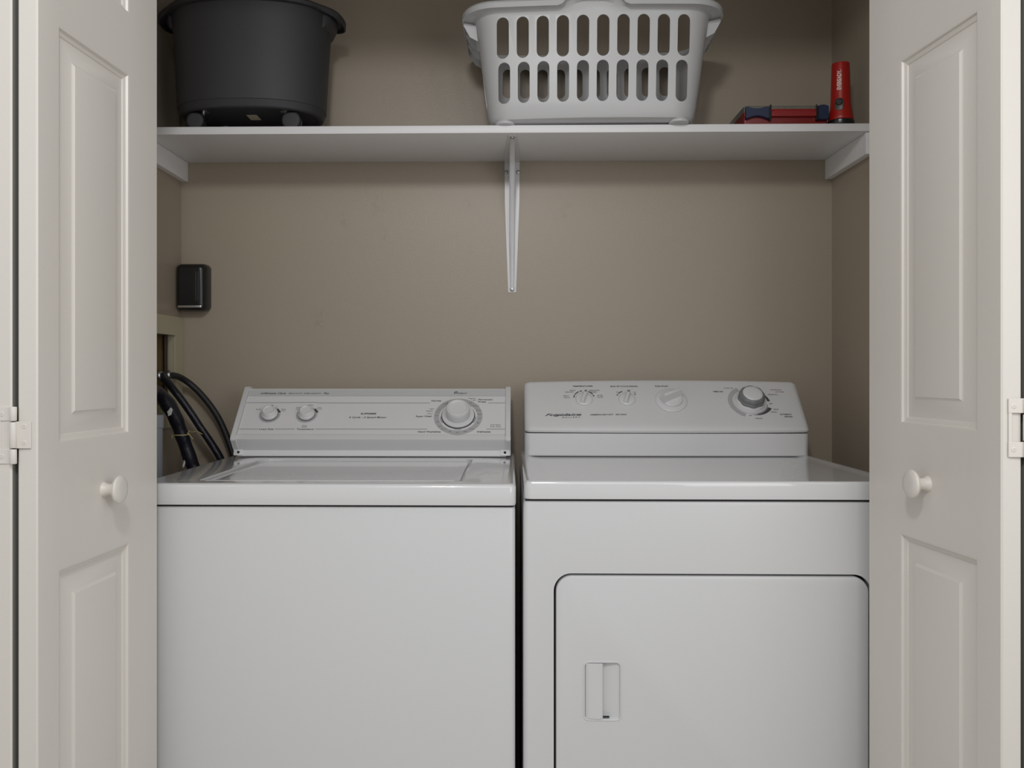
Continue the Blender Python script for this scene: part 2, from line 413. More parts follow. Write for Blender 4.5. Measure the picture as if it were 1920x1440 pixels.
def lidring(i, z, seg=8, dx=0):
    # rounded plan of the lid: straight front, larger rounded rear corners
    x0, x1, y0, y1 = -.586+i, -.088-i-dx, 1.690+i, 2.128-i
    pts = []
    for cx, cy, a0, r in ((x1-.02, y1-.02, 0, .02), (x0+.06, y1-.04, 90, (.06, .04)), (x0+.012, y0+.012, 180, .012), (x1-.008, y0+.008, 270, .008)):
        rx, ry = r if isinstance(r, tuple) else (r, r)
        for k in range(seg+1):
            a = math.radians(a0+90*k/seg); pts.append(Vector((cx+rx*math.cos(a), cy+ry*math.sin(a), z)))
    return pts
loft(cut, [lidring(0, .922), lidring(0, .9315), lidring(-.002, .9335), lidring(-.002, .95)])
top = boolean(top, cut)
obj('top_panel', top, M['enamel'], wa, sm=32)
lid = bmesh.new()
loft(lid, [lidring(.0055, .9221, dx=.004), lidring(.0045, .9250, dx=.004), lidring(.0055, .9272, dx=.004), lidring(.009, .9282, dx=.004), lidring(.03, .9280), lidring(.06, .9278)])
box(lid, -.574, -.104, 1.6955, 1.7015, .9275, .9322, .0015, 3)
obj('lid', lid, M['enamel'], wa, sm=32)
# console
CX0, CX1 = -.6705, .0005
def sweep_x(bm, prof, x0, x1):
    loft(bm, [[Vector((x, y, z)) for y, z in prof] for x in (x0, x1)])
cprof = [(2.335, .9335), (2.181, .9335), (2.180, .936), (2.186, .9475), (2.1625, .9725), (2.1605, .9765), (2.1640, .9805), (2.1690, .9838), (2.2785, 1.0935), (2.2830, 1.0955), (2.3, 1.0955), (2.335, 1.06)]
bm = bmesh.new(); sweep_x(bm, cprof, CX0+.011, CX1-.011)
con = obj('control_console', bm, M['plast'], wa, sm=30)
capp = [(2.337, .9345), (2.184, .9345), (2.1815, .9370), (2.1860, .9470), (2.1565, .9735), (2.1560, .9785), (2.1610, .9845), (2.2760, 1.0990), (2.2820, 1.1005), (2.302, 1.1005), (2.337, 1.064)]
for x0, x1 in ((CX0, CX0+.012), (CX1-.012, CX1)):
    bm = bmesh.new(); sweep_x(bm, capp, x0, x1)
    bmesh.ops.bevel(bm, geom=[e for e in bm.edges], offset=.001, segments=2, affect='EDGES')
    cp = obj('end_cap', bm, M['plast'], con)
for xc in (CX0+.0125, CX1-.0135):
    b = bmesh.new(); m = frame((xc, 2.1825, .9435), (1, 0, 0), (0, .45, .89))
    box(b, -.011, .011, -.0085, .0085, -.003, .0012, .001, 2, mtx=m); obj('corner_tab', b, M['plast'], con)
    b = bmesh.new(); lathe(b, [(.0034, .0008), (.0032, .0022), (.0018, .0028)], 14, m @ T(0, -.001)); obj('screw', b, M['seam'], con)
F = frame((-.670, 2.162, .978), (1, 0, 0), (0, .118, .118))  # s along the face, t up the slope
lift = Matrix.Translation((0, 0, -.0004))
Fp = F
bm = bmesh.new(); strip(bm, .0125, .6575, .0125, .1395, Fp, .0008); pf = obj('printed_face', bm, M['panel'], con)
bm = bmesh.new(); strip(bm, .0125, .6575, .1405, .1600, Fp, .0008); add_mat(pf, bm, M['band'])
Ft = Fp @ T(0, 0, .0008)
dc = (.5425, .0712)
bm = bmesh.new(); arc(bm, dc[0], dc[1], .0465, .0595, 0, 360, Ft, .0002, 72); add_mat(pf, bm, M['ring'])
bm = bmesh.new(); Fi = Ft @ T(0, 0, .0002)
text(bm, 'Ultimate Care', .0765, .1490, .060, .0062, Fi, shear=.35, bold=.006)
text(bm, 'HEAVY DUTY.  SUPER CAPACITY', .1545, .1484, .083, .0034, Fi, shear=.2)
text(bm, 'Plus', .2083, .1488, .0145, .0066, Fi, shear=.5)
text(bm, 'SUPREME', .3221, .0795, .038, .0052, Fi, bold=.02)
text(bm, '6 Cycle - 2 Speed Motor', .3220, .0675, .092, .0052, Fi, shear=.3, bold=.008)
text(bm, 'Normal', .4859, .1232, .0235, .0048, Fi, bold=.015)
text(bm, 'Permanent', .6084, .1275, .0355, .0046, Fi, bold=.015)
text(bm, 'Press', .6000, .1200, .019, .0046, Fi, bold=.015)
text(bm, 'Super Wash', .4585, .0712, .039, .0048, Fi, bold=.015)
text(bm, 'Hand Washables', .4751, .0209, .055, .0048, Fi, bold=.015)
text(bm, 'Delicates', .6060, .0211, .032, .0048, Fi, bold=.015)
text(bm, 'Load Size', .0800, .0289, .0345, .0046, Fi, bold=.008)
text(bm, 'Temperature', .1740, .0289, .0415, .0046, Fi, bold=.008)
# swirl mark and maker's script
text(bm, 'Whirlpool', .5455, .1496, .031, .0056, Fi, shear=.3)
arc(bm, .5350, .1490, .0052, .0060, 60, 215, Fi, .0003, 16); arc(bm, .5350, .1440, .0088, .0096, 75, 130, Fi, .0003, 16)
text(bm, 'W', .0445, .1478, .006, .004, Fi)
for cx in (.0982, .1912):
    a = math.radians(38)
    box(bm, -.0026, .0026, -.0068, .0068, -.0002, .0014, mtx=Fi @ T(cx+.0008, .0885) @ Matrix.Rotation(a, 4, 'Z'))
arc(bm, dc[0], dc[1], .0428, .0436, 258, 282, Fi); arc(bm, dc[0], dc[1], .0428, .0440, 182, 210, Fi); arc(bm, dc[0], dc[1], .0428, .0440, 330, 358, Fi)
add_mat(pf, bm, M['ink'])
bm = bmesh.new()
def hline(x0, x1, t): strip(bm, x0, x1, t-.0006, t+.0006, Fi, .0002)
hline(.0135, .128, .1164)
arc(bm, .155, .0465, .0698, .0710, 70, 108, Fi, .0002) if False else None
hline(.128, .190, .1172); hline(.190, .4705, .1155); hline(.6146, .6570, .1160)
hline(.0135, .0600, .0289); hline(.1000, .1490, .0289); hline(.1985, .4694, .0291); hline(.6122, .6570, .0296)
for s_, x, y, wd in (('Small', .0482, .0938, .012), ('Super', .1100, .0945, .012), ('Plus', .1110, .0890, .010), ('Cold', .1469, .1000, .012), ('Cold', .1469, .0945, .011),
                     ('WARM', .1745, .1078, .014), ('Hot', .1990, .1000, .009), ('Cold', .1985, .0950, .011), ('Warm', .1708, .0405, .012), ('Rinse', .1708, .0358, .012),
                     ('Med', .0800, .1075, .005), ('L', .0925, .1030, .003), ('Regular', .5745, .1318, .018), ('Light', .5800, .1262, .012), ('Light', .4769, .0961, .012), ('Regular', .4721, .0889, .018),
                     ('Heavy', .4727, .0800, .014), ('Pull Start', .6345, .0436, .024), ('Push Stop', .6345, .0378, .026)):
    text(bm, s_, x, y, wd, .0036, Fi)
for s_, a in (('Rinse', 128), ('6', 122), ('Off', 57), ('Rinse Spin', 42), ('Rinse', 22), ('Spin', 8), ('Off', 352), ('8', 336), ('Rinse', 310), ('Spin', 292), ('Off', 270), ('8', 250), ('Rinse', 231), ('Spin', 218), ('Off', 200), ('Off', 178), ('10', 165), ('14', 156)):
    a = math.radians(a); text(bm, s_, dc[0]+.053*math.cos(a), dc[1]+.053*math.sin(a), .0022*max(2, len(s_)), .0032, Fi)
add_mat(pf, bm, M['ink2'])
for cx in (.0795, .1705):
    kc = Ft @ T(cx, .0755)
    k = bmesh.new(); lathe(k, [(.0262, -.0002), (.0262, .0004), (.0250, .0008), (.0215, .0006), (.0208, .0002)], 40, kc); kr = obj('knob_ring', k, M['ring'], con)
    k = bmesh.new(); lathe(k, [(.0198, .0006), (.0203, .0012), (.0200, .0022), (.0180, .0026)], 40, kc); obj('knob_shadow_gap', k, M['seam'], con)
    k = bmesh.new(); lathe(k, [(.0200, .0022), (.0204, .0035), (.0200, .0075), (.0180, .0092), (.0162, .0145), (.0152, .0172), (.0138, .0182), (.0128, .0178), (.0115, .0168), (.004, .0166)], 40, kc); obj('knob', k, M['knob'], con)
kc = Ft @ T(dc[0], dc[1])
k = bmesh.new(); lathe(k, [(.0408, .0002), (.0412, .0014), (.0400, .0022), (.0390, .0010)], 56, kc); obj('dial_gap', k, M['seam'], con)
k = bmesh.new(); lathe(k, [(.0392, .0004), (.0396, .0050), (.0385, .0068), (.0365, .0072), (.0345, .0062), (.0260, .0062)], 56, kc); sk = obj('dial_skirt', k, M['plast'], con)
def scallop(p, a): return p*(1+.018*math.cos(18*a)) if p.length > .027 and p.z < .027 and p.z > .009 else p
k = bmesh.new(); lathe(k, [(.0285, .0060), (.0292, .0085), (.0292, .0150), (.0288, .0250), (.0278, .0300), (.0260, .0325), (.0235, .0330), (.0222, .0318), (.0205, .0300), (.006, .0295)], 72, kc); obj('dial_knob', k, M['knob'], con)

# ------------------------------------------------------------------ dryer
DX0, DX1 = .0235, .7135
dr = thing('clothes_dryer', (.37, 1.98, 0), 'white front loading clothes dryer with bowed control console and recessed door handle', 'clothes dryer')
body = bmesh.new()
loft(body, [rr(DX0, DX1, 1.645, 2.300, .010, z, 5) for z in (.012, .893)]+[rr(DX0+.001, DX1-.001, 1.646, 2.299, .010, .8995, 5), rr(DX0+.005, DX1-.005, 1.650, 2.295, .008, .9018, 5)])
def rrv(x0, x1, z0, z1, r, y, seg=10):
    return [Vector((p.x, y, p.y)) for p in rr(x0, x1, z0, z1, r, 0, seg)]
cut = bmesh.new(); loft(cut, [rrv(.0785, .6495, .155, .7705, .032, y) for y in (1.62, 1.672)])
body = boolean(body, cut)
obj('cabinet', body, M['front'], dr, sm=40)
obj('door_recess', (lambda b: (loft(b, [rrv(.0790, .6490, .1555, .7700, .032, y) for y in (1.6655, 1.6715)]), b)[1])(bmesh.new()), M['seam'], dr)
d = bmesh.new()
di = .0042
loft(d, [rrv(.0785+di, .6495-di, .155+di, .7705-di, .029, 1.665), rrv(.0785+di, .6495-di, .155+di, .7705-di, .029, 1.6475),
         rrv(.0785+di+.001, .6495-di-.001, .155+di+.001, .7705-di-.001, .028, 1.6452), rrv(.0785+di+.004, .6495-di-.004, .155+di+.004, .7705-di-.004, .026, 1.6442)])
cut = bmesh.new(); loft(cut, [rrv(.1345, .1985, .5065, .6095, .008, 1.661), rrv(.1345, .1985, .5065, .6095, .008, 1.63)])
d = boolean(d, cut)
dd = obj('dryer_door', d, M['front'], dr, sm=32)
h = bmesh.new()
# bezel, sloping finger pocket and grip plate
outer = lambda i, y, r=.011: rrv(.1310+i, .2020-i, .5035+i, .6125-i, max(.003, r-i), y, 8)
loft(h, [outer(0, 1.6446), outer(.0006, 1.6432), outer(.0022, 1.6428), outer(.0036, 1.6436), outer(.0040, 1.6470), outer(.0052, 1.6480), outer(.0052, 1.6600)], cap0=False)
bz = obj('handle_bezel', h, M['front'], dd, sm=40)
h = bmesh.new()
loft(h, [[Vector((x, y, z)) for x, y in ((.1664, 1.6595), (.1664, 1.6560), (.1975, 1.6472), (.1975, 1.6595))] for z in (.5075, .6085)])
obj('finger_pocket', h, M['front'], dd)
h = bmesh.new()
loft(h, [[Vector((x, y, z)) for x, y in ((.1362, 1.6560), (.1362, 1.6448), (.1385, 1.6428), (.1450, 1.6415), (.1600, 1.6412), (.1660, 1.6420), (.1672, 1.6432), (.1672, 1.6450), (.1640, 1.6560))] for z in (.5078, .6082)])
bmesh.ops.bevel(h, geom=[e for e in h.edges], offset=.0008, segments=2, affect='EDGES')
obj('grip', h, M['front'], dd)
obj('pocket_slot', B(.1668, .1790, 1.6440, 1.6470, .5098, .5122), M['seam'], dd)
obj('seam_gap', B(DX0+.004, DX1-.004, 1.6485, 2.29, .9016, .9055), M['seam'], dr)
for x in (DX0+.05, DX1-.05):
    for y in (1.70, 2.25):
        b = bmesh.new(); lathe(b, [(.02, 0), (.02, .008), (.012, .010), (.012, .014)], 20, T(x, y)); obj('foot', b, M['rubber'], dr)
bm = bmesh.new()
EX0, EX1, EY0, EY1 = .0245, .7135, 1.6405, 2.302
def R_(i, z, r=.014): return rr(EX0+i, EX1-i, EY0+i*.6, EY1-i, r, z, 7)
loft(bm, [R_(.004, .9050), R_(.0006, .9056), R_(0, .909), R_(0, .9320), R_(.0012, .9355), R_(.0035, .9376), R_(.007, .9383), R_(.013, .9378), R_(.020, .9362, .02), R_(.030, .9350, .03), R_(.040, .9345, .03)])
obj('top_panel', bm, M['enamel'], dr, sm=40)
# console: base piece and bowed control panel
def bow(x):
    q = (x-.3735)/.3395; return .010*(1-q*q)
def endc(x, r=.016):
    d_ = min(x-.034, .713-x)
    return 0 if d_ > r else r-math.sqrt(max(0, r*r-(r-d_)**2))
def cols(x0=.034, x1=.713, n=28, r=.016):
    xs = [x0+r*(1-math.cos(PI/2*k/6)) for k in range(6)]
    xs += [x0+r+(x1-x0-2*r)*k/n for k in range(n+1)]
    xs += [x1-r*(1-math.cos(PI/2*k/6)) for k in range(5, -1, -1)]
    return xs
def con_rings(prof, r):
    out = []
    for x in cols(r=r):
        b_ = bow(x); e_ = endc(x, r)
        out.append([Vector((x, y if k >= len(prof)-2 or k == 0 else y-b_*wy+e_*ey, z+b_*wz-e_*ez)) for k, (y, z, wy, wz, ey, ez) in enumerate(prof)])
    return out
bm = bmesh.new()
pb = [(2.33, .9358, 0, 0, 0, 0), (2.1735, .9358, .6, 0, .9, 0), (2.1705, .9385, .6, 0, 1, 0), (2.1690, .9905, .6, 0, 1, 0), (2.2, .9920, .6, 0, .5, 0), (2.33, .9920, 0, 0, 0, 0), (2.332, .96, 0, 0, 0, 0)]
loft(bm, con_rings(pb, .016)); cb = obj('console_base', bm, M['plast'], dr, sm=40)
bm = bmesh.new()
pp = [(2.335, .9935, 0, 0, 0, 0), (2.1720, .9925, .8, -.12, .9, -.2), (2.1655, .9940, .8, -.12, 1, -.2), (2.1635, .9985, .8, -.1, 1, 0), (2.1660, 1.0035, .8, .1, 1, .2), (2.1700, 1.0080, .75, .3, .8, .5),
      (2.1750, 1.0130, .7, .4, .7, .5), (2.2705, 1.1075, .4, .5, .45, .45), (2.2760, 1.1108, .3, .5, .4, .5), (2.283, 1.1120, .2, .5, 0, .55), (2.31, 1.1080, .2, .5, 0, .5), (2.335, 1.06, 0, 0, 0, 0), (2.336, 1.03, 0, 0, 0, 0)]
loft(bm, con_rings(pp, .017)); cp = obj('control_panel', bm, M['plast'], dr, sm=40)
# bowed printing surface: map (s,t) of the flat slope onto the bowed face
def face_frame(s, t=.10):
    """frame on the bowed face at s metres along it, t up the slope from its lower edge"""
    def P(s_, t_):
        x = .036+s_; b_ = bow(x); q = t_/.160
        y0, z0 = 2.1750-b_*.7, 1.0130+b_*.4; y1, z1 = 2.2705-b_*.4, 1.1075+b_*.5
        q = (t_-.026)/math.hypot(y1-y0, z1-z0)
        return Vector((x, y0+(y1-y0)*q, z0+(z1-z0)*q))
    o_ = P(s, t); x_ = P(s+.01, t)-P(s-.01, t); y_ = P(s, t+.01)-P(s, t-.01)
    x_.normalize(); y_ = (y_-x_*x_.dot(y_)).normalized()
    return frame(o_, x_, y_) @ T(0, 0, .0006)
bm = bmesh.new(); b2 = bmesh.new()
def dt(s, x, y, wd, h, bold=0, shear=0, b=None): text(b if b is not None else bm, s, 0, 0, wd, h, face_frame(x, y), .0003, shear, bold)
dt('TEMPERATURES', .1432, .1490, .050, .0040, .01); dt('END OF CYCLE SIGNAL', .2463, .1475, .068, .0040, .01); dt('PUSH START', .3390, .1475, .033, .0040, .01)
dt('Frigidaire', .0915, .0532, .087, .0072, .008, .45); dt('COMMERCIAL HEAVY DUTY', .1839, .0516, .055, .0040, .01); dt('DRY RACK', .2305, .0516, .026, .0040, .01)
f_ = face_frame(.0905, .0497); strip(bm, -.030, .044, -.0003, .0003, f_)
dt('G A L L E R Y', .1100, .0440, .043, .0032, .005)
dt('TIMED DRY', .4755, .1296, .026, .0040, .01); dt('AUTOMATIC', .6260, .0555, .029, .0042, .01); dt('DRYING', .6310, .0480, .019, .0042, .01)
for s_, x, y, wd in (('FLUFF AIR', .5030, .1420, .022), ('AUTOMATIC', .6190, .1380, .028), ('NORMAL', .6085, .1215, .024), ('OFF', .5969, .0900, .008),
                     ('LESS DRY', .6060, .0715, .013), ('NORMAL', .5990, .0625, .015), ('OFF', .5400, .0500, .008), ('MORE DRY', .5590, .0405, .018), ('DELICATE', .1095, .1290, .020), ('REGULAR', .1180, .1350, .014),
                     ('CASUAL', .1030, .1105, .016), ('HEAVY', .1010, .1165, .014), ('PERMANENT', .1720, .1340, .026), ('PRESS', .1690, .1280, .014), ('AIR', .1840, .1165, .014), ('FLUFF', .1845, .1105, .014),
                     ('LO', .2270, .1275, .005), ('HI', .2700, .1265, .005)):
    dt(s_, x, y, wd, .0034, .0, b=b2)
b3 = bmesh.new(); dt('COTTONS', .6270, .1310, .020, .0034, .0, b=b3); add_mat(cp, b3, M['redink'])
k1 = face_frame(.1447, .1040); k2 = face_frame(.2490, .1025); k3 = face_frame(.3560, .0985); k4 = face_frame(.5480, .0955)
for fr, segs in ((k1, ((155, 175), (118, 150), (100, 112), (30, 62), (12, 24))), (k2, ((148, 158), (112, 140), (28, 36)))):
    for a0, a1 in segs: arc(bm, 0, .004, .0238, .0262, a0, a1, fr, .0003, 10)
arc(bm, 0, 0, .0425, .0490, 62, 4, k4, .0003, 24, .7)
arc(bm, 0, 0, .0428, .0525, 268, 336, k4, .0003, 24, 1); arc(bm, 0, 0, .0408, .0418, 285, 348, k4, .0003, 24)
add_mat(cp, bm, M['ink']); add_mat(cp, b2, M['ink2'])
bm = bmesh.new(); arc(bm, 0, 0, .0425, .0535, 246, 118, k4, .0003, 40); add_mat(cp, bm, M['ring'])
def grip_knob(fr, r, gh, gl, gw, ang, name, dome=0):
    k = bmesh.new()
    if dome: lathe(k, [(r, 0), (r+.0004, .0012), (r-.0012, .0026), (r-.006, .0034), (r-.011, .0040), (r-.0120, .0090), (r-.0145, .0105), (r-.022, .0112), (.002, .0114)], 48, fr)
    else: lathe(k, [(r, 0), (r+.0003, .0014), (r-.0008, .0030), (r-.004, .0042), (.002, .0060)], 48, fr)
    ko = obj(name, k, M['knob'], cp)
    k = bmesh.new(); m = fr @ Matrix.Rotation(ang, 4, 'Z')
    z0 = .008 if dome else .003
    def ringp(hw, hl, z, sh=0): return [m @ Vector((x, y+sh, z)) for x, y in ((-hw, -hl), (hw, -hl), (hw, hl), (-hw, hl))]
    loft(k, [ringp(gw*1.5, gl, z0), ringp(gw, gl*.97, gh*.6), ringp(gw*.72, gl*.92, gh-.001), ringp(gw*.45, gl*.88, gh)])
    bmesh.ops.bevel(k, geom=[e for e in k.edges], offset=.0009, segments=2, affect='EDGES')
    obj('knob_grip', k, M['knob'], ko)
    return ko
a_ = grip_knob(k1, .0208, .0165, .0175, .0046, math.radians(-18), 'temperature_knob')
b_ = grip_knob(k2, .0205, .0165, .0172, .0046, math.radians(-18), 'signal_knob')
for kk, fr in ((a_, k1), (b_, k2)):
    k = bmesh.new(); lathe(k, [(.0032, 0), (.0032, .0012), (.0022, .0016)], 16, fr @ Matrix.Rotation(math.radians(-18), 4, 'Z') @ T(0, .0135, .0160)); obj('knob_pointer', k, M['greyknob'], kk)
c_ = grip_knob(k3, .0385, .0320, .0265, .0056, math.radians(-62), 'start_knob', 1)
k = bmesh.new(); lathe(k, [(.0022, -.0002), (.0022, .0008), (.001, .0010)], 12, k3 @ T(.0215, .0290, .0006)); obj('knob_mark', k, M['ink'], c_)
k = bmesh.new(); lathe(k, [(.0388, 0), (.0394, .0012), (.0384, .0024), (.0370, .0020), (.0360, .0060), (.0330, .0100), (.027, .0115)], 56, k4); sk = obj('dial_skirt', k, M['knob'], cp)
def octo(p, a):
    return p*(1+.035*math.cos(8*a)) if math.hypot(p.x, p.y) > .024 else p
def octo2(p, a):
    rr_ = math.hypot(p.x, p.y); f_ = 1+(.03*math.cos(8*a) if rr_ > .026 else 0); return Vector((p.x*f_, p.y*f_, p.z))
k = bmesh.new(); lathe(k, [(.0290, .0085), (.0318, .0105), (.0322, .0150), (.0300, .0175), (.0305, .0210), (.0290, .0265), (.0262, .0290), (.0230, .0300)], 64, k4, squash=octo2); gk = obj('dial_grip', k, M['greyknob'], cp)
k = bmesh.new(); lathe(k, [(.0236, .0285), (.0236, .0300), (.0225, .0312), (.018, .0322), (.006, .0328)], 48, k4); obj('dial_cap', k, M['knob'], gk)

# ------------------------------------------------------------------ laundry basket
bk = thing('laundry_basket', (.19, 2.187, 1.708), 'white plastic laundry basket with two rows of slots on the shelf', 'basket')
BM_ = Matrix.Translation((.19, 2.190, 0)) @ Matrix.Rotation(math.radians(-1.6), 4, 'Z')
def bring(a, b, r, z, arch=0, bowf=.014, seg=8, nx=44, step=0):
    """rounded rectangle, long sides bowed, raised in the middle as a hand hold, back a little lower"""
    pts = []
    corners = ((a-r, b-r, 0), (-a+r, b-r, 90), (-a+r, -b+r, 180), (a-r, -b+r, 270))
    for ci, (cx, cy, a0) in enumerate(corners):
        for k in range(seg+1):
            t = math.radians(a0+90*k/seg); pts.append([cx+r*math.cos(t), cy+r*math.sin(t)])
        nx_, ny_, na0 = corners[(ci+1) % 4]
        t = math.radians(a0+90); p0 = (cx+r*math.cos(t), cy+r*math.sin(t)); t = math.radians(na0); p1 = (nx_+r*math.cos(t), ny_+r*math.sin(t))
        n_ = nx if ci % 2 == 0 else 10
        for k in range(1, n_):
            pts.append([p0[0]+(p1[0]-p0[0])*k/n_, p0[1]+(p1[1]-p0[1])*k/n_])
    out = []
    for x, y in pts:
        sg = max(-1, min(1, y/(b*.7)))
        y2 = y+bowf*(1-(x/a)**2)*sg
        zz = z
        if y < -b*.5:
            ax_ = abs(x)
            u_ = max(0, min(1, ax_/.075)); zz += arch*(.5+.5*math.cos(PI*u_))
            if step:
                u_ = max(0, min(1, (ax_-.052)/.026)); zz += step*(.5+.5*math.cos(PI*u_))
        if z > z0+.2: zz -= .010*max(0, min(1, (y/b+.6)/1.5))
        out.append(BM_ @ Vector((x, y2, zz)))
    return out
z0 = 1.7125
outer = [(.222, .098, .05, z0), (.233, .108, .052, z0+.004), (.239, .113, .054, z0+.013), (.244, .117, .055, z0+.04), (.255, .129, .055, z0+.13), (.2665, .1405, .055, z0+.2285)]
bm = bmesh.new()
rings = [bring(a, b, r, z, .008 if z > z0+.2 else 0) for a, b, r, z in outer]
rings += [bring(.2700, .1430, .056, z0+.2350, .013), bring(.2735, .1460, .058, z0+.2385, .013, step=.004), bring(.292, .161, .073, z0+.2425, 0, step=.016), bring(.2965, .165, .076, z0+.2420, 0, step=.018), bring(.2975, .166, .077, z0+.2370, 0, step=.018), bring(.2995, .168, .078, z0+.2370, 0, step=.018),
          bring(.2995, .168, .078, z0+.2485, 0, step=.018), bring(.2960, .165, .075, z0+.2535, 0, step=.018), bring(.270, .143, .056, z0+.2540, 0, step=.016)]
rings += [bring(.265, .139, .053, z0+.2375, .013)]+[bring(a-.0028, b-.0028, max(.02, r-.003), z, .008 if z > z0+.2 else 0) for a, b, r, z in reversed(outer[2:])]+[bring(.226, .098, .048, z0+.006)]
loft(bm, rings)
cut = bmesh.new()
def slot(cx, cz, w_, h_, axis, lean=0):
    pts = []
    r = w_/2
    for s, a0 in ((1, 0), (-1, 180)):
        for k in range(9):
            t = math.radians(a0+180*k/8); pts.append((cx+r*math.cos(t), cz+s*(h_/2-r)+r*math.sin(t)))
    if axis == 'y': loft(cut, [[BM_ @ Vector((x, y, z)) for x, z in pts] for y in ((-.3, 0) if lean == 0 else (0.001, .3))])
    else: loft(cut, [[BM_ @ Vector((y, x, z)) for x, z in pts] for y in (-.4, .4)])
for i in range(10):
    q = i-4.5
    slot(q*.0452, z0+.1810, .0275, .090, 'y')
    slot(q*.0446, z0+.0830, .0270, .090, 'y')
    slot(q*.0445, z0+.1660, .0270, .078, 'y', 1)
    slot(q*.0440, z0+.0750, .0270, .082, 'y', 1)
for i in range(4):
    q = i-1.5
    slot(q*.047, z0+.182, .026, .085, 'x'); slot(q*.045, z0+.083, .026, .085, 'x')
bm = boolean(bm, cut)
obj('basket_body', bm, M['basket'], bk, sm=30)
for sx in (-1, 1):
    for sy in (-1, 1):
        b = bmesh.new(); m = BM_ @ T(sx*.200, sy*.088)
        lathe(b, [(.020, 1.7082), (.023, 1.7095), (.024, 1.714), (.02, 1.7185)], 20, m); obj('foot', b, M['basket'], bk)
    for y in (-.085, -.02, .045, .105):
        b = bmesh.new()
        r0 = [BM_ @ Vector((sx*x, y, z)) for x, z in ((.2675, z0+.232), (.296, z0+.238), (.297, z0+.232), (.282, z0+.205), (.2635, z0+.195))]
        r1 = [BM_ @ Vector((sx*x, y+.0022, z)) for x, z in ((.2675, z0+.232), (.296, z0+.238), (.297, z0+.232), (.282, z0+.205), (.2635, z0+.195))]
        loft(b, [r0, r1])
        obj('rim_rib', b, M['basket'], bk)

# ------------------------------------------------------------------ charcoal tub on casters
tb = thing('rolling_tub', (-.629, 2.205, 1.708), 'charcoal grey plastic tub on small black casters at the left end of the shelf', 'tub')
def sup(a, b, z, n=112, p=2.35, ears=0, ez=0):
    out = []
    for k in range(n):
        t = 2*PI*k/n; c, s = math.cos(t), math.sin(t)
        x = a*abs(c)**(2/p)*(1 if c >= 0 else -1); y = b*abs(s)**(2/p)*(1 if s >= 0 else -1)
        e = max(0, abs(c)-.86)/.14; e = e*e*(3-2*e)
        out.append(Vector((-.629+x*(1+ears/a*e), 2.205+y, z-ez*e)))
    return out
bm = bmesh.new()
rg = [sup(.150, .099, 1.7555), sup(.157, .104, 1.7525), sup(.163, .1095, 1.7508), sup(.1675, .114, 1.7520), sup(.1700, .1165, 1.7545), sup(.1755, .1212, 1.7690), sup(.1770, .1230, 1.7700), sup(.1810, .1265, 1.85), sup(.1870, .1315, 1.945), sup(.1895, .1335, 1.985),
      sup(.1905, .1345, 1.992), sup(.198, .1415, 1.994, ears=.019, ez=.003), sup(.2005, .144, 1.991, ears=.021, ez=.012), sup(.2035, .1465, 1.992, ears=.021, ez=.012), sup(.2045, .1475, 1.999, ears=.021, ez=.006), sup(.200, .144, 2.004, ears=.019, ez=.003), sup(.191, .135, 2.005),
      sup(.186, .130, 2.00), sup(.184, .128, 1.945), sup(.173, .118, 1.775), sup(.160, .106, 1.760)]
loft(bm, rg)
obj('tub_body', bm, M['tub'], tb, sm=17)
for sx in (-1, 1):
    b = bmesh.new()
    pr = []
    for k in range(15):
        t = (k/14-.5)*2
        y = 2.205+t*.050
        w_ = .016*math.sqrt(max(0, 1-t*t))
        pr.append([Vector((-.629+sx*x, y, z)) for x, z in ((.182, 1.992), (.1895+w_, 1.991), (.1890+w_, 1.982), (.1880+w_*.85, 1.974), (.1870+w_*.5, 1.967), (.1850, 1.961), (.180, 1.958))])
    loft(b, pr); obj('handle_pocket', b, M['tub'], tb)
# front wheels rest on the shelf near its edge
for cx, cy in ((-.7455, 2.140), (-.5175, 2.140), (-.735, 2.275), (-.525, 2.275)):
    m = Matrix.Translation((cx, cy, 1.7318)) @ Matrix.Rotation(math.radians(90), 4, 'X') @ Matrix.Translation((0, 0, 0))
    b = bmesh.new(); lathe(b, [(.010, -.010), (.020, -.0095), (.0230, -.007), (.0235, 0), (.0230, .007), (.0215, .0098), (.0200, .0098), (.0196, .0088), (.008, .0084)], 40, m); wl = obj('caster_wheel', b, M['black'], tb)
    b = bmesh.new(); lathe(b, [(.0188, .0080), (.0186, .0094), (.0120, .0100), (.003, .0098)], 40, m); obj('wheel_cap', b, M['tub'], wl)
    sd = 1 if cx < -.629 else -1
    b = bmesh.new(); lathe(b, [(.0035, 1.7435), (.0045, 1.7445), (.0045, 1.7540), (.014, 1.7545), (.014, 1.7555)], 18, T(cx+sd*.015, cy+.004)); box(b, cx-.004, cx+sd*.016, cy+.003, cy+.012, 1.736, 1.7445, .001, 1); obj('caster_stem', b, M['chrome'], wl)
obj('paper_label', B(-.6355, -.6105, 2.171, 2.212, 1.7548, 1.7556), M['cork'], tb)

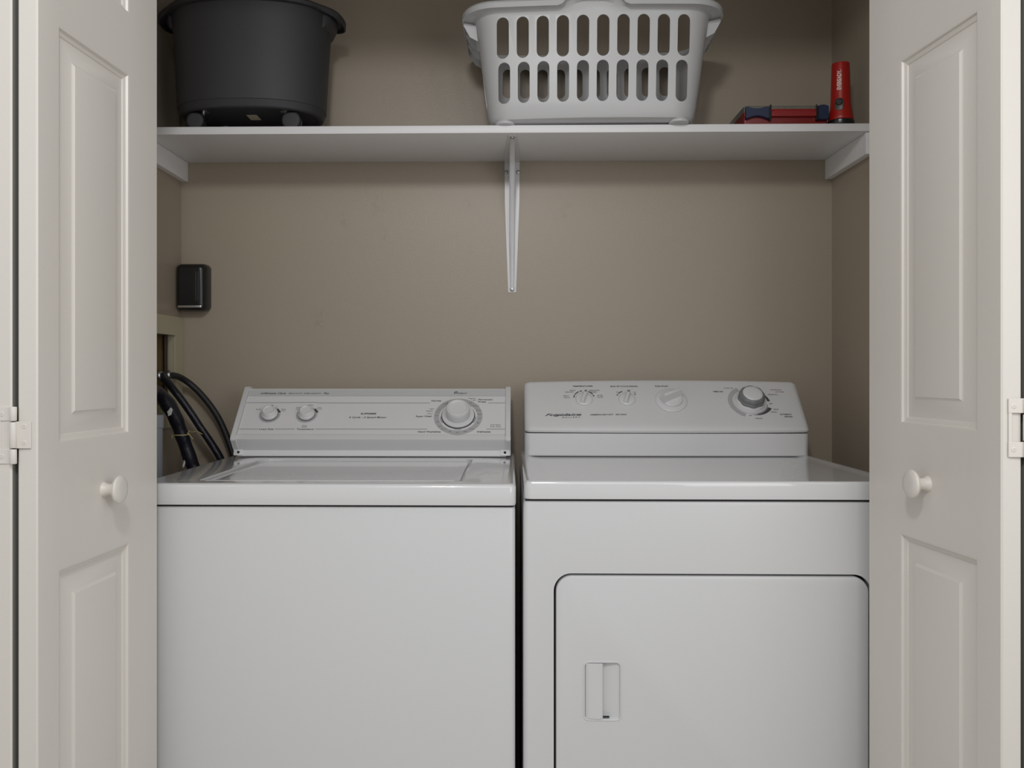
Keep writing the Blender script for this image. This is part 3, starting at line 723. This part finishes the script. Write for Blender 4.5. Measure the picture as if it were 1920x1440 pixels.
# ------------------------------------------------------------------ flashlight
FX, FY, FZ = .7705, 2.131, 1.708
fl = thing('flashlight', (FX, FY, FZ), 'red flashlight with black head ring standing face down on the shelf', 'flashlight')
FM = T(FX, FY, FZ)
b = bmesh.new(); lathe(b, [(.0265, .0), (.0290, .001), (.0300, .004), (.0300, .0120), (.0285, .0140), (.02, .0140)], 72, FM, squash=lambda p, a: Vector((p.x*(1+(.010*math.cos(24*a))), p.y*(1+.010*math.cos(24*a)), p.z)))
obj('head_ring', b, M['black'], fl)
b = bmesh.new(); lathe(b, [(.0275, .0135), (.0285, .0155), (.0278, .021), (.0258, .034), (.0240, .044), (.0226, .055), (.0218, .085), (.0208, .120), (.0200, .1440), (.0194, .1475), (.0150, .1490), (.004, .1495)], 64, FM)
fb = obj('flashlight_body', b, M['red'], fl, sm=40)
sa = -.47
sf = frame((FX+.0234*math.sin(sa), FY-.0234*math.cos(sa), FZ+.0475), (math.cos(sa), math.sin(sa), 0), (-.08*math.sin(sa), .08*math.cos(sa), 1))
b = bmesh.new(); loft(b, [[sf @ Vector((p.x, p.y, z)) for p in rr(-.0098-i, .0098+i, -.0145-i, .0145+i, .0085, 0, 6)] for i, z in ((0, -.004), (0, .0012), (-.0012, .0018))]); obj('switch_plate', b, M['lens'], fl)
b = bmesh.new(); loft(b, [[sf @ Vector((p.x, p.y+.0050, z)) for p in rr(-.0078+i, .0078-i, -.0075+i, .0075-i, .0068, 0, 6)] for i, z in ((0, .0012), (0, .0034), (.0012, .0046))]); obj('switch_button', b, M['black'], fl)
b = bmesh.new()
def wrap_text(bm, s, z_mid, length, h, r, ang):
    t = bmesh.new(); text(t, s, 0, 0, length, h, Matrix.Identity(4), .0004, 0, .03)
    for v in t.verts:
        a = ang+(-v.co.y)/r; z_ = z_mid+v.co.x; rad = .0208+(FZ+.120-z_)*.033+v.co.z+.0001
        v.co = Vector((FX+rad*math.sin(a), FY-rad*math.cos(a), z_))
    me = bpy.data.meshes.new('t'); t.to_mesh(me); t.free(); bm.from_mesh(me); bpy.data.meshes.remove(me)
wrap_text(b, 'EVEREADY.', FZ+.1050, .0460, .0088, .0210, -.50)
add_mat(fb, b, M['letter'])

# ------------------------------------------------------------------ red case
cs = thing('plastic_case', (.64, 2.20, 1.708), 'flat red plastic case with clear lid and navy latches beside the flashlight', 'case')
CA, CB, CF, CK = .5415, .7370, 2.1150, 2.285
b = bmesh.new()
loft(b, [rr(CA, CB, CF+.004, CK, .006, 1.7083, 5), rr(CA, CB, CF+.004, CK, .006, 1.7290, 5), rr(CA, CB, CF, CK, .005, 1.7300, 5), rr(CA, CB, CF, CK, .005, 1.7390, 5), rr(CA+.001, CB-.001, CF+.001, CK-.001, .005, 1.7400, 5)])
obj('case_base', b, M['redc'], cs)
b = bmesh.new()
loft(b, [[Vector((x, y, z)) for y, z in ((CF-.0005, 1.7285), (CF-.0050, 1.7290), (CF-.0055, 1.7300), (CF-.0055, 1.7440), (CF-.0045, 1.7455), (CF+.006, 1.7455), (CF+.006, 1.7285))] for x in (.6035, .7080)])
for k in range(18):
    x = .613+k*.0048; box(b, x, x+.0022, CF-.0062, CF-.005, 1.7315, 1.7430)
obj('case_handle', b, M['redh'], cs)
b = bmesh.new(); loft(b, [rr(CA+.0005, CB-.0005, CF+.0005, CK-.0005, .005, 1.7401, 5), rr(CA+.0005, CB-.0005, CF+.0005, CK-.0005, .005, 1.7530, 5), rr(CA+.002, CB-.002, CF+.002, CK-.002, .005, 1.7545, 5)])
obj('case_lid', b, M['clear'], cs)
for xa, xb, big in ((.5447, .5975, 1), (.7105, .7345, 0)):
    b = bmesh.new(); prof = []
    for k in range(17):
        q = k/16*2-1; x = (xa+xb)/2+q*(xb-xa)/2
        if big: hi = 1.7475+.0070*q*q-(.004*max(0, abs(q)-.85)/.15); lo = 1.7285-.0085*q*q+(.003*max(0, abs(q)-.85)/.15)
        else: hi = 1.7555-.0035*q*q; lo = 1.7195+.0015*q*q
        prof.append([Vector((x, y, z)) for y, z in ((CF-.0040, lo), (CF-.0090, lo+.0015), (CF-.0090, hi-.0015), (CF-.0040, hi), (CF+.003, hi), (CF+.003, lo))])
    loft(b, prof); la = obj('latch', b, M['navy'], cs)
    b = bmesh.new()
    xq = xb if big else xa-.004
    box(b, xq, xq+.0055, CF-.0095, CF+.004, 1.7195, 1.7500, .001, 1); box(b, xq+(.003 if big else 0), xq+(.0055 if big else .0018), CF-.0095, CF+.004, 1.7490, 1.7550, .0005, 1)
    obj('latch_catch', b, M['black'], la)

# ------------------------------------------------------------------ black wall unit
ds = thing('wall_dispenser', (-.828, 2.379, 1.297), 'small black dispenser with a chrome strip mounted in the left back corner', 'dispenser')
b = bmesh.new()
def dr_(x0, x1, z0_, z1_, r, y): return [Vector((p.x, y, p.y)) for p in rr(x0, x1, z0_, z1_, r, 0, 6)]
loft(b, [dr_(-.8660, -.7895, 1.2990, 1.4200, .012, 2.3792), dr_(-.8660, -.7890, 1.2970, 1.4200, .012, 2.368), dr_(-.8660, -.7900, 1.2970, 1.4195, .012, 2.350), dr_(-.8645, -.7935, 1.2975, 1.4165, .011, 2.336), dr_(-.8615, -.7985, 1.3000, 1.4120, .009, 2.331), dr_(-.8560, -.8045, 1.3050, 1.4070, .007, 2.3295)])
obj('housing', b, M['black'], ds, sm=45)
b = bmesh.new()
for x in (-.8135, -.8080, -.8030): tube(b, [(x, 2.3296+(.0006 if x > -.81 else 0)+(.0012 if x > -.805 else 0), z) for z in (1.322, 1.36, 1.398)], .0010, 8)
obj('cover_ridge', b, M['black'], ds)
obj('chrome_strip', B(-.8600, -.7985, 2.3265, 2.3310, 1.3035, 1.3100, .0015, 2), M['chrome'], ds)

# ------------------------------------------------------------------ recessed outlet box in the left wall
ob = thing('outlet_box', (XL, 2.2, 1.055), 'cream framed recess with water pipes in the left side wall', 'utility box')
b = boolean(B(XL+.0002, XL+.006, 2.02, 2.3785, .995, 1.281, .0012, 1), B(XL-.01, XL+.02, 2.080, 2.324, 1.055, 1.232))
obj('box_frame', b, M['cream'], ob)
b = bmesh.new(); loft(b, [[Vector((XL-.0745+dx, y, z)) for dx, y, z in ((0, 2.081, 1.056), (0, 2.325, 1.056), (0, 2.325, 1.232), (0, 2.081, 1.232))], [Vector((XL-.0735, y, z)) for y, z in ((2.081, 1.056), (2.325, 1.056), (2.325, 1.232), (2.081, 1.232))]])
obj('recess_back', b, M['ply'], ob)
obj('recess_side', B(XL-.0130, XL-.0005, 2.3215, 2.3255, 1.0555, 1.2325), M['cream'], ob)
obj('stud', B(XL-.0734, XL-.0132, 2.3205, 2.3255, 1.0555, 1.2325), M['ply'], ob)
b = bmesh.new(); tube(b, [(XL-.0185, 2.3150, z) for z in (1.057, 1.12, 1.18, 1.2315)], .0045, 14); obj('pipe', b, M['rust'], ob)
b = bmesh.new(); tube(b, [(XL-.052, 2.19, z) for z in (1.057, 1.12, 1.18, 1.2315)], .0085, 14); obj('pipe', b, M['rust'], ob)
for yy in (2.262, 2.20):
    b = bmesh.new(); tube(b, [(XL-.045, yy, 1.132), (XL-.02, yy, 1.131), (XL+.0058, yy, 1.1285)], .0112, 16); vb = obj('valve', b, M['steel'], ob)

# ------------------------------------------------------------------ hoses
def hose(name, pts, r, m, label, n=14, origin=None, fn=None, parts=()):
    b = bmesh.new(); tube(b, spline(pts, 10), fn or r, n)
    o = obj(name, b, M[m], origin=(pts[-1][0], pts[-1][1], pts[-1][2])); tag(o, label, 'hose', 'black hoses behind the washer')
    if name == 'water_hose':
        b = bmesh.new(); p = Vector(pts[0])
        lathe(b, [(.0095, 0), (.0118, .001), (.0122, .006), (.0112, .0085), (.0098, .0105)], 20, frame((-.8632, p.y, p.z+.001), (0, 1, 0), (0, 0, 1)))
        obj('hose_coupling', b, M['steel'], o)
    return o
hose('water_hose', [(-.8550, 2.263, 1.1285), (-.8500, 2.287, 1.1275), (-.8440, 2.312, 1.1215), (-.8248, 2.330, 1.1038), (-.7936, 2.332, 1.072), (-.761, 2.330, 1.0293), (-.7365, 2.325, .9842), (-.7150, 2.320, .9296), (-.7030, 2.322, .8869), (-.695, 2.330, .80), (-.69, 2.335, .65), (-.68, 2.34, .45)], .0082, 'rubber',
     'thin black rubber hose nearest the washer console, arching highest')
hose('water_hose', [(-.8550, 2.201, 1.1275), (-.8480, 2.222, 1.1142), (-.8384, 2.240, 1.0942), (-.822, 2.252, 1.0673), (-.800, 2.260, 1.0323), (-.7792, 2.266, .9972), (-.7569, 2.272, .9619), (-.7339, 2.276, .9226), (-.7189, 2.280, .8845), (-.712, 2.285, .80), (-.708, 2.29, .65), (-.705, 2.30, .45)], .0096, 'tape',
     'middle black taped hose with a small white scuff behind the washer')
def fat(q): return .0163+.0020*math.exp(-((q-.36)/.07)**2)+.0006*math.sin(q*60)
dh = hose('drain_hose', [(-.8420, 2.080, 1.045), (-.8430, 2.092, 1.078), (-.8425, 2.118, 1.0920), (-.8385, 2.146, 1.0850), (-.8275, 2.169, 1.0625), (-.8145, 2.184, 1.0303), (-.8065, 2.194, 1.000), (-.7985, 2.203, .9682), (-.7857, 2.212, .9218), (-.7752, 2.216, .8847), (-.768, 2.22, .80), (-.76, 2.23, .65), (-.75, 2.24, .45)], .0163, 'tape',
     'thick black taped drain hose with torn white patches at the door edge', 18, fn=fat)
def blob(c, ax, ay, nx, seed):
    b = bmesh.new()
    rnd = random.Random(seed); m = frame(c, ax, ay)
    ring = []
    for k in range(14):
        a = 2*PI*k/14; rr_ = 1+rnd.uniform(-.25, .2); ring.append((nx[0]*rr_*math.cos(a), nx[1]*rr_*math.sin(a)))
    def bend(x): return -.5*x*x/.0165
    loft(b, [[m @ Vector((x*s, y*s, z+bend(x))) for x, y in ring] for s, z in ((1, -.0040), (1, .0008), (.8, .0014))])
    obj('torn_patch', b, M['patch'], dh)
blob((-.8165, 2.1598, 1.0420), (.95, .30, 0), (.25, -.08, .95), (.0060, .0100), 3)
blob((-.7965, 2.1985, .9130), (.86, .5, 0), (.2, .0, .97), (.0026, .0095), 5)
b = bmesh.new(); tube(b, spline([(-.8300, 2.2400, 1.0755), (-.8270, 2.2415, 1.0680), (-.8230, 2.2430, 1.0620), (-.8200, 2.2440, 1.0560)], 6), .0012, 6)
b = bmesh.new()
cc = Vector((-.8022, 2.1990, .9840)); ax = Vector((.95, .3, .02)).normalized(); ay = Vector((-.3, .95, .0)).normalized()
tube(b, [cc+ax*math.cos(2*PI*k/24)*.0185+ay*math.sin(2*PI*k/24)*.0185 for k in range(25)], .0013, 6)
tube(b, spline([cc+ax*.0165+ay*-.008, cc+Vector((.020, -.008, .010)), cc+Vector((.022, .006, .006)), cc+Vector((.024, .040, .0055)), cc+Vector((.032, .052, -.002))], 6), .0011, 6)
tube(b, spline([cc+ax*.0165+ay*-.008, cc+Vector((.018, -.012, .005)), cc+Vector((.026, -.010, -.004)), cc+Vector((.030, -.008, -.010))], 6), .0011, 6)
tube(b, spline([cc+ax*-.0175, cc+Vector((-.020, -.008, -.002)), cc+Vector((-.021, -.008, -.008))], 5), .0011, 6)
obj('twine_tie', b, M['twine'], dh)
b = bmesh.new(); lathe(b, [(.0200, 0.0), (.0200, 1.005), (.0225, 1.006), (.0225, 1.036), (.019, 1.036), (.019, .95)], 28, T(-.8395, 2.120))
tag(obj('drain_pipe', b, M['pvc']), 'grey standpipe beside the left side wall below the outlet box', 'pipe')
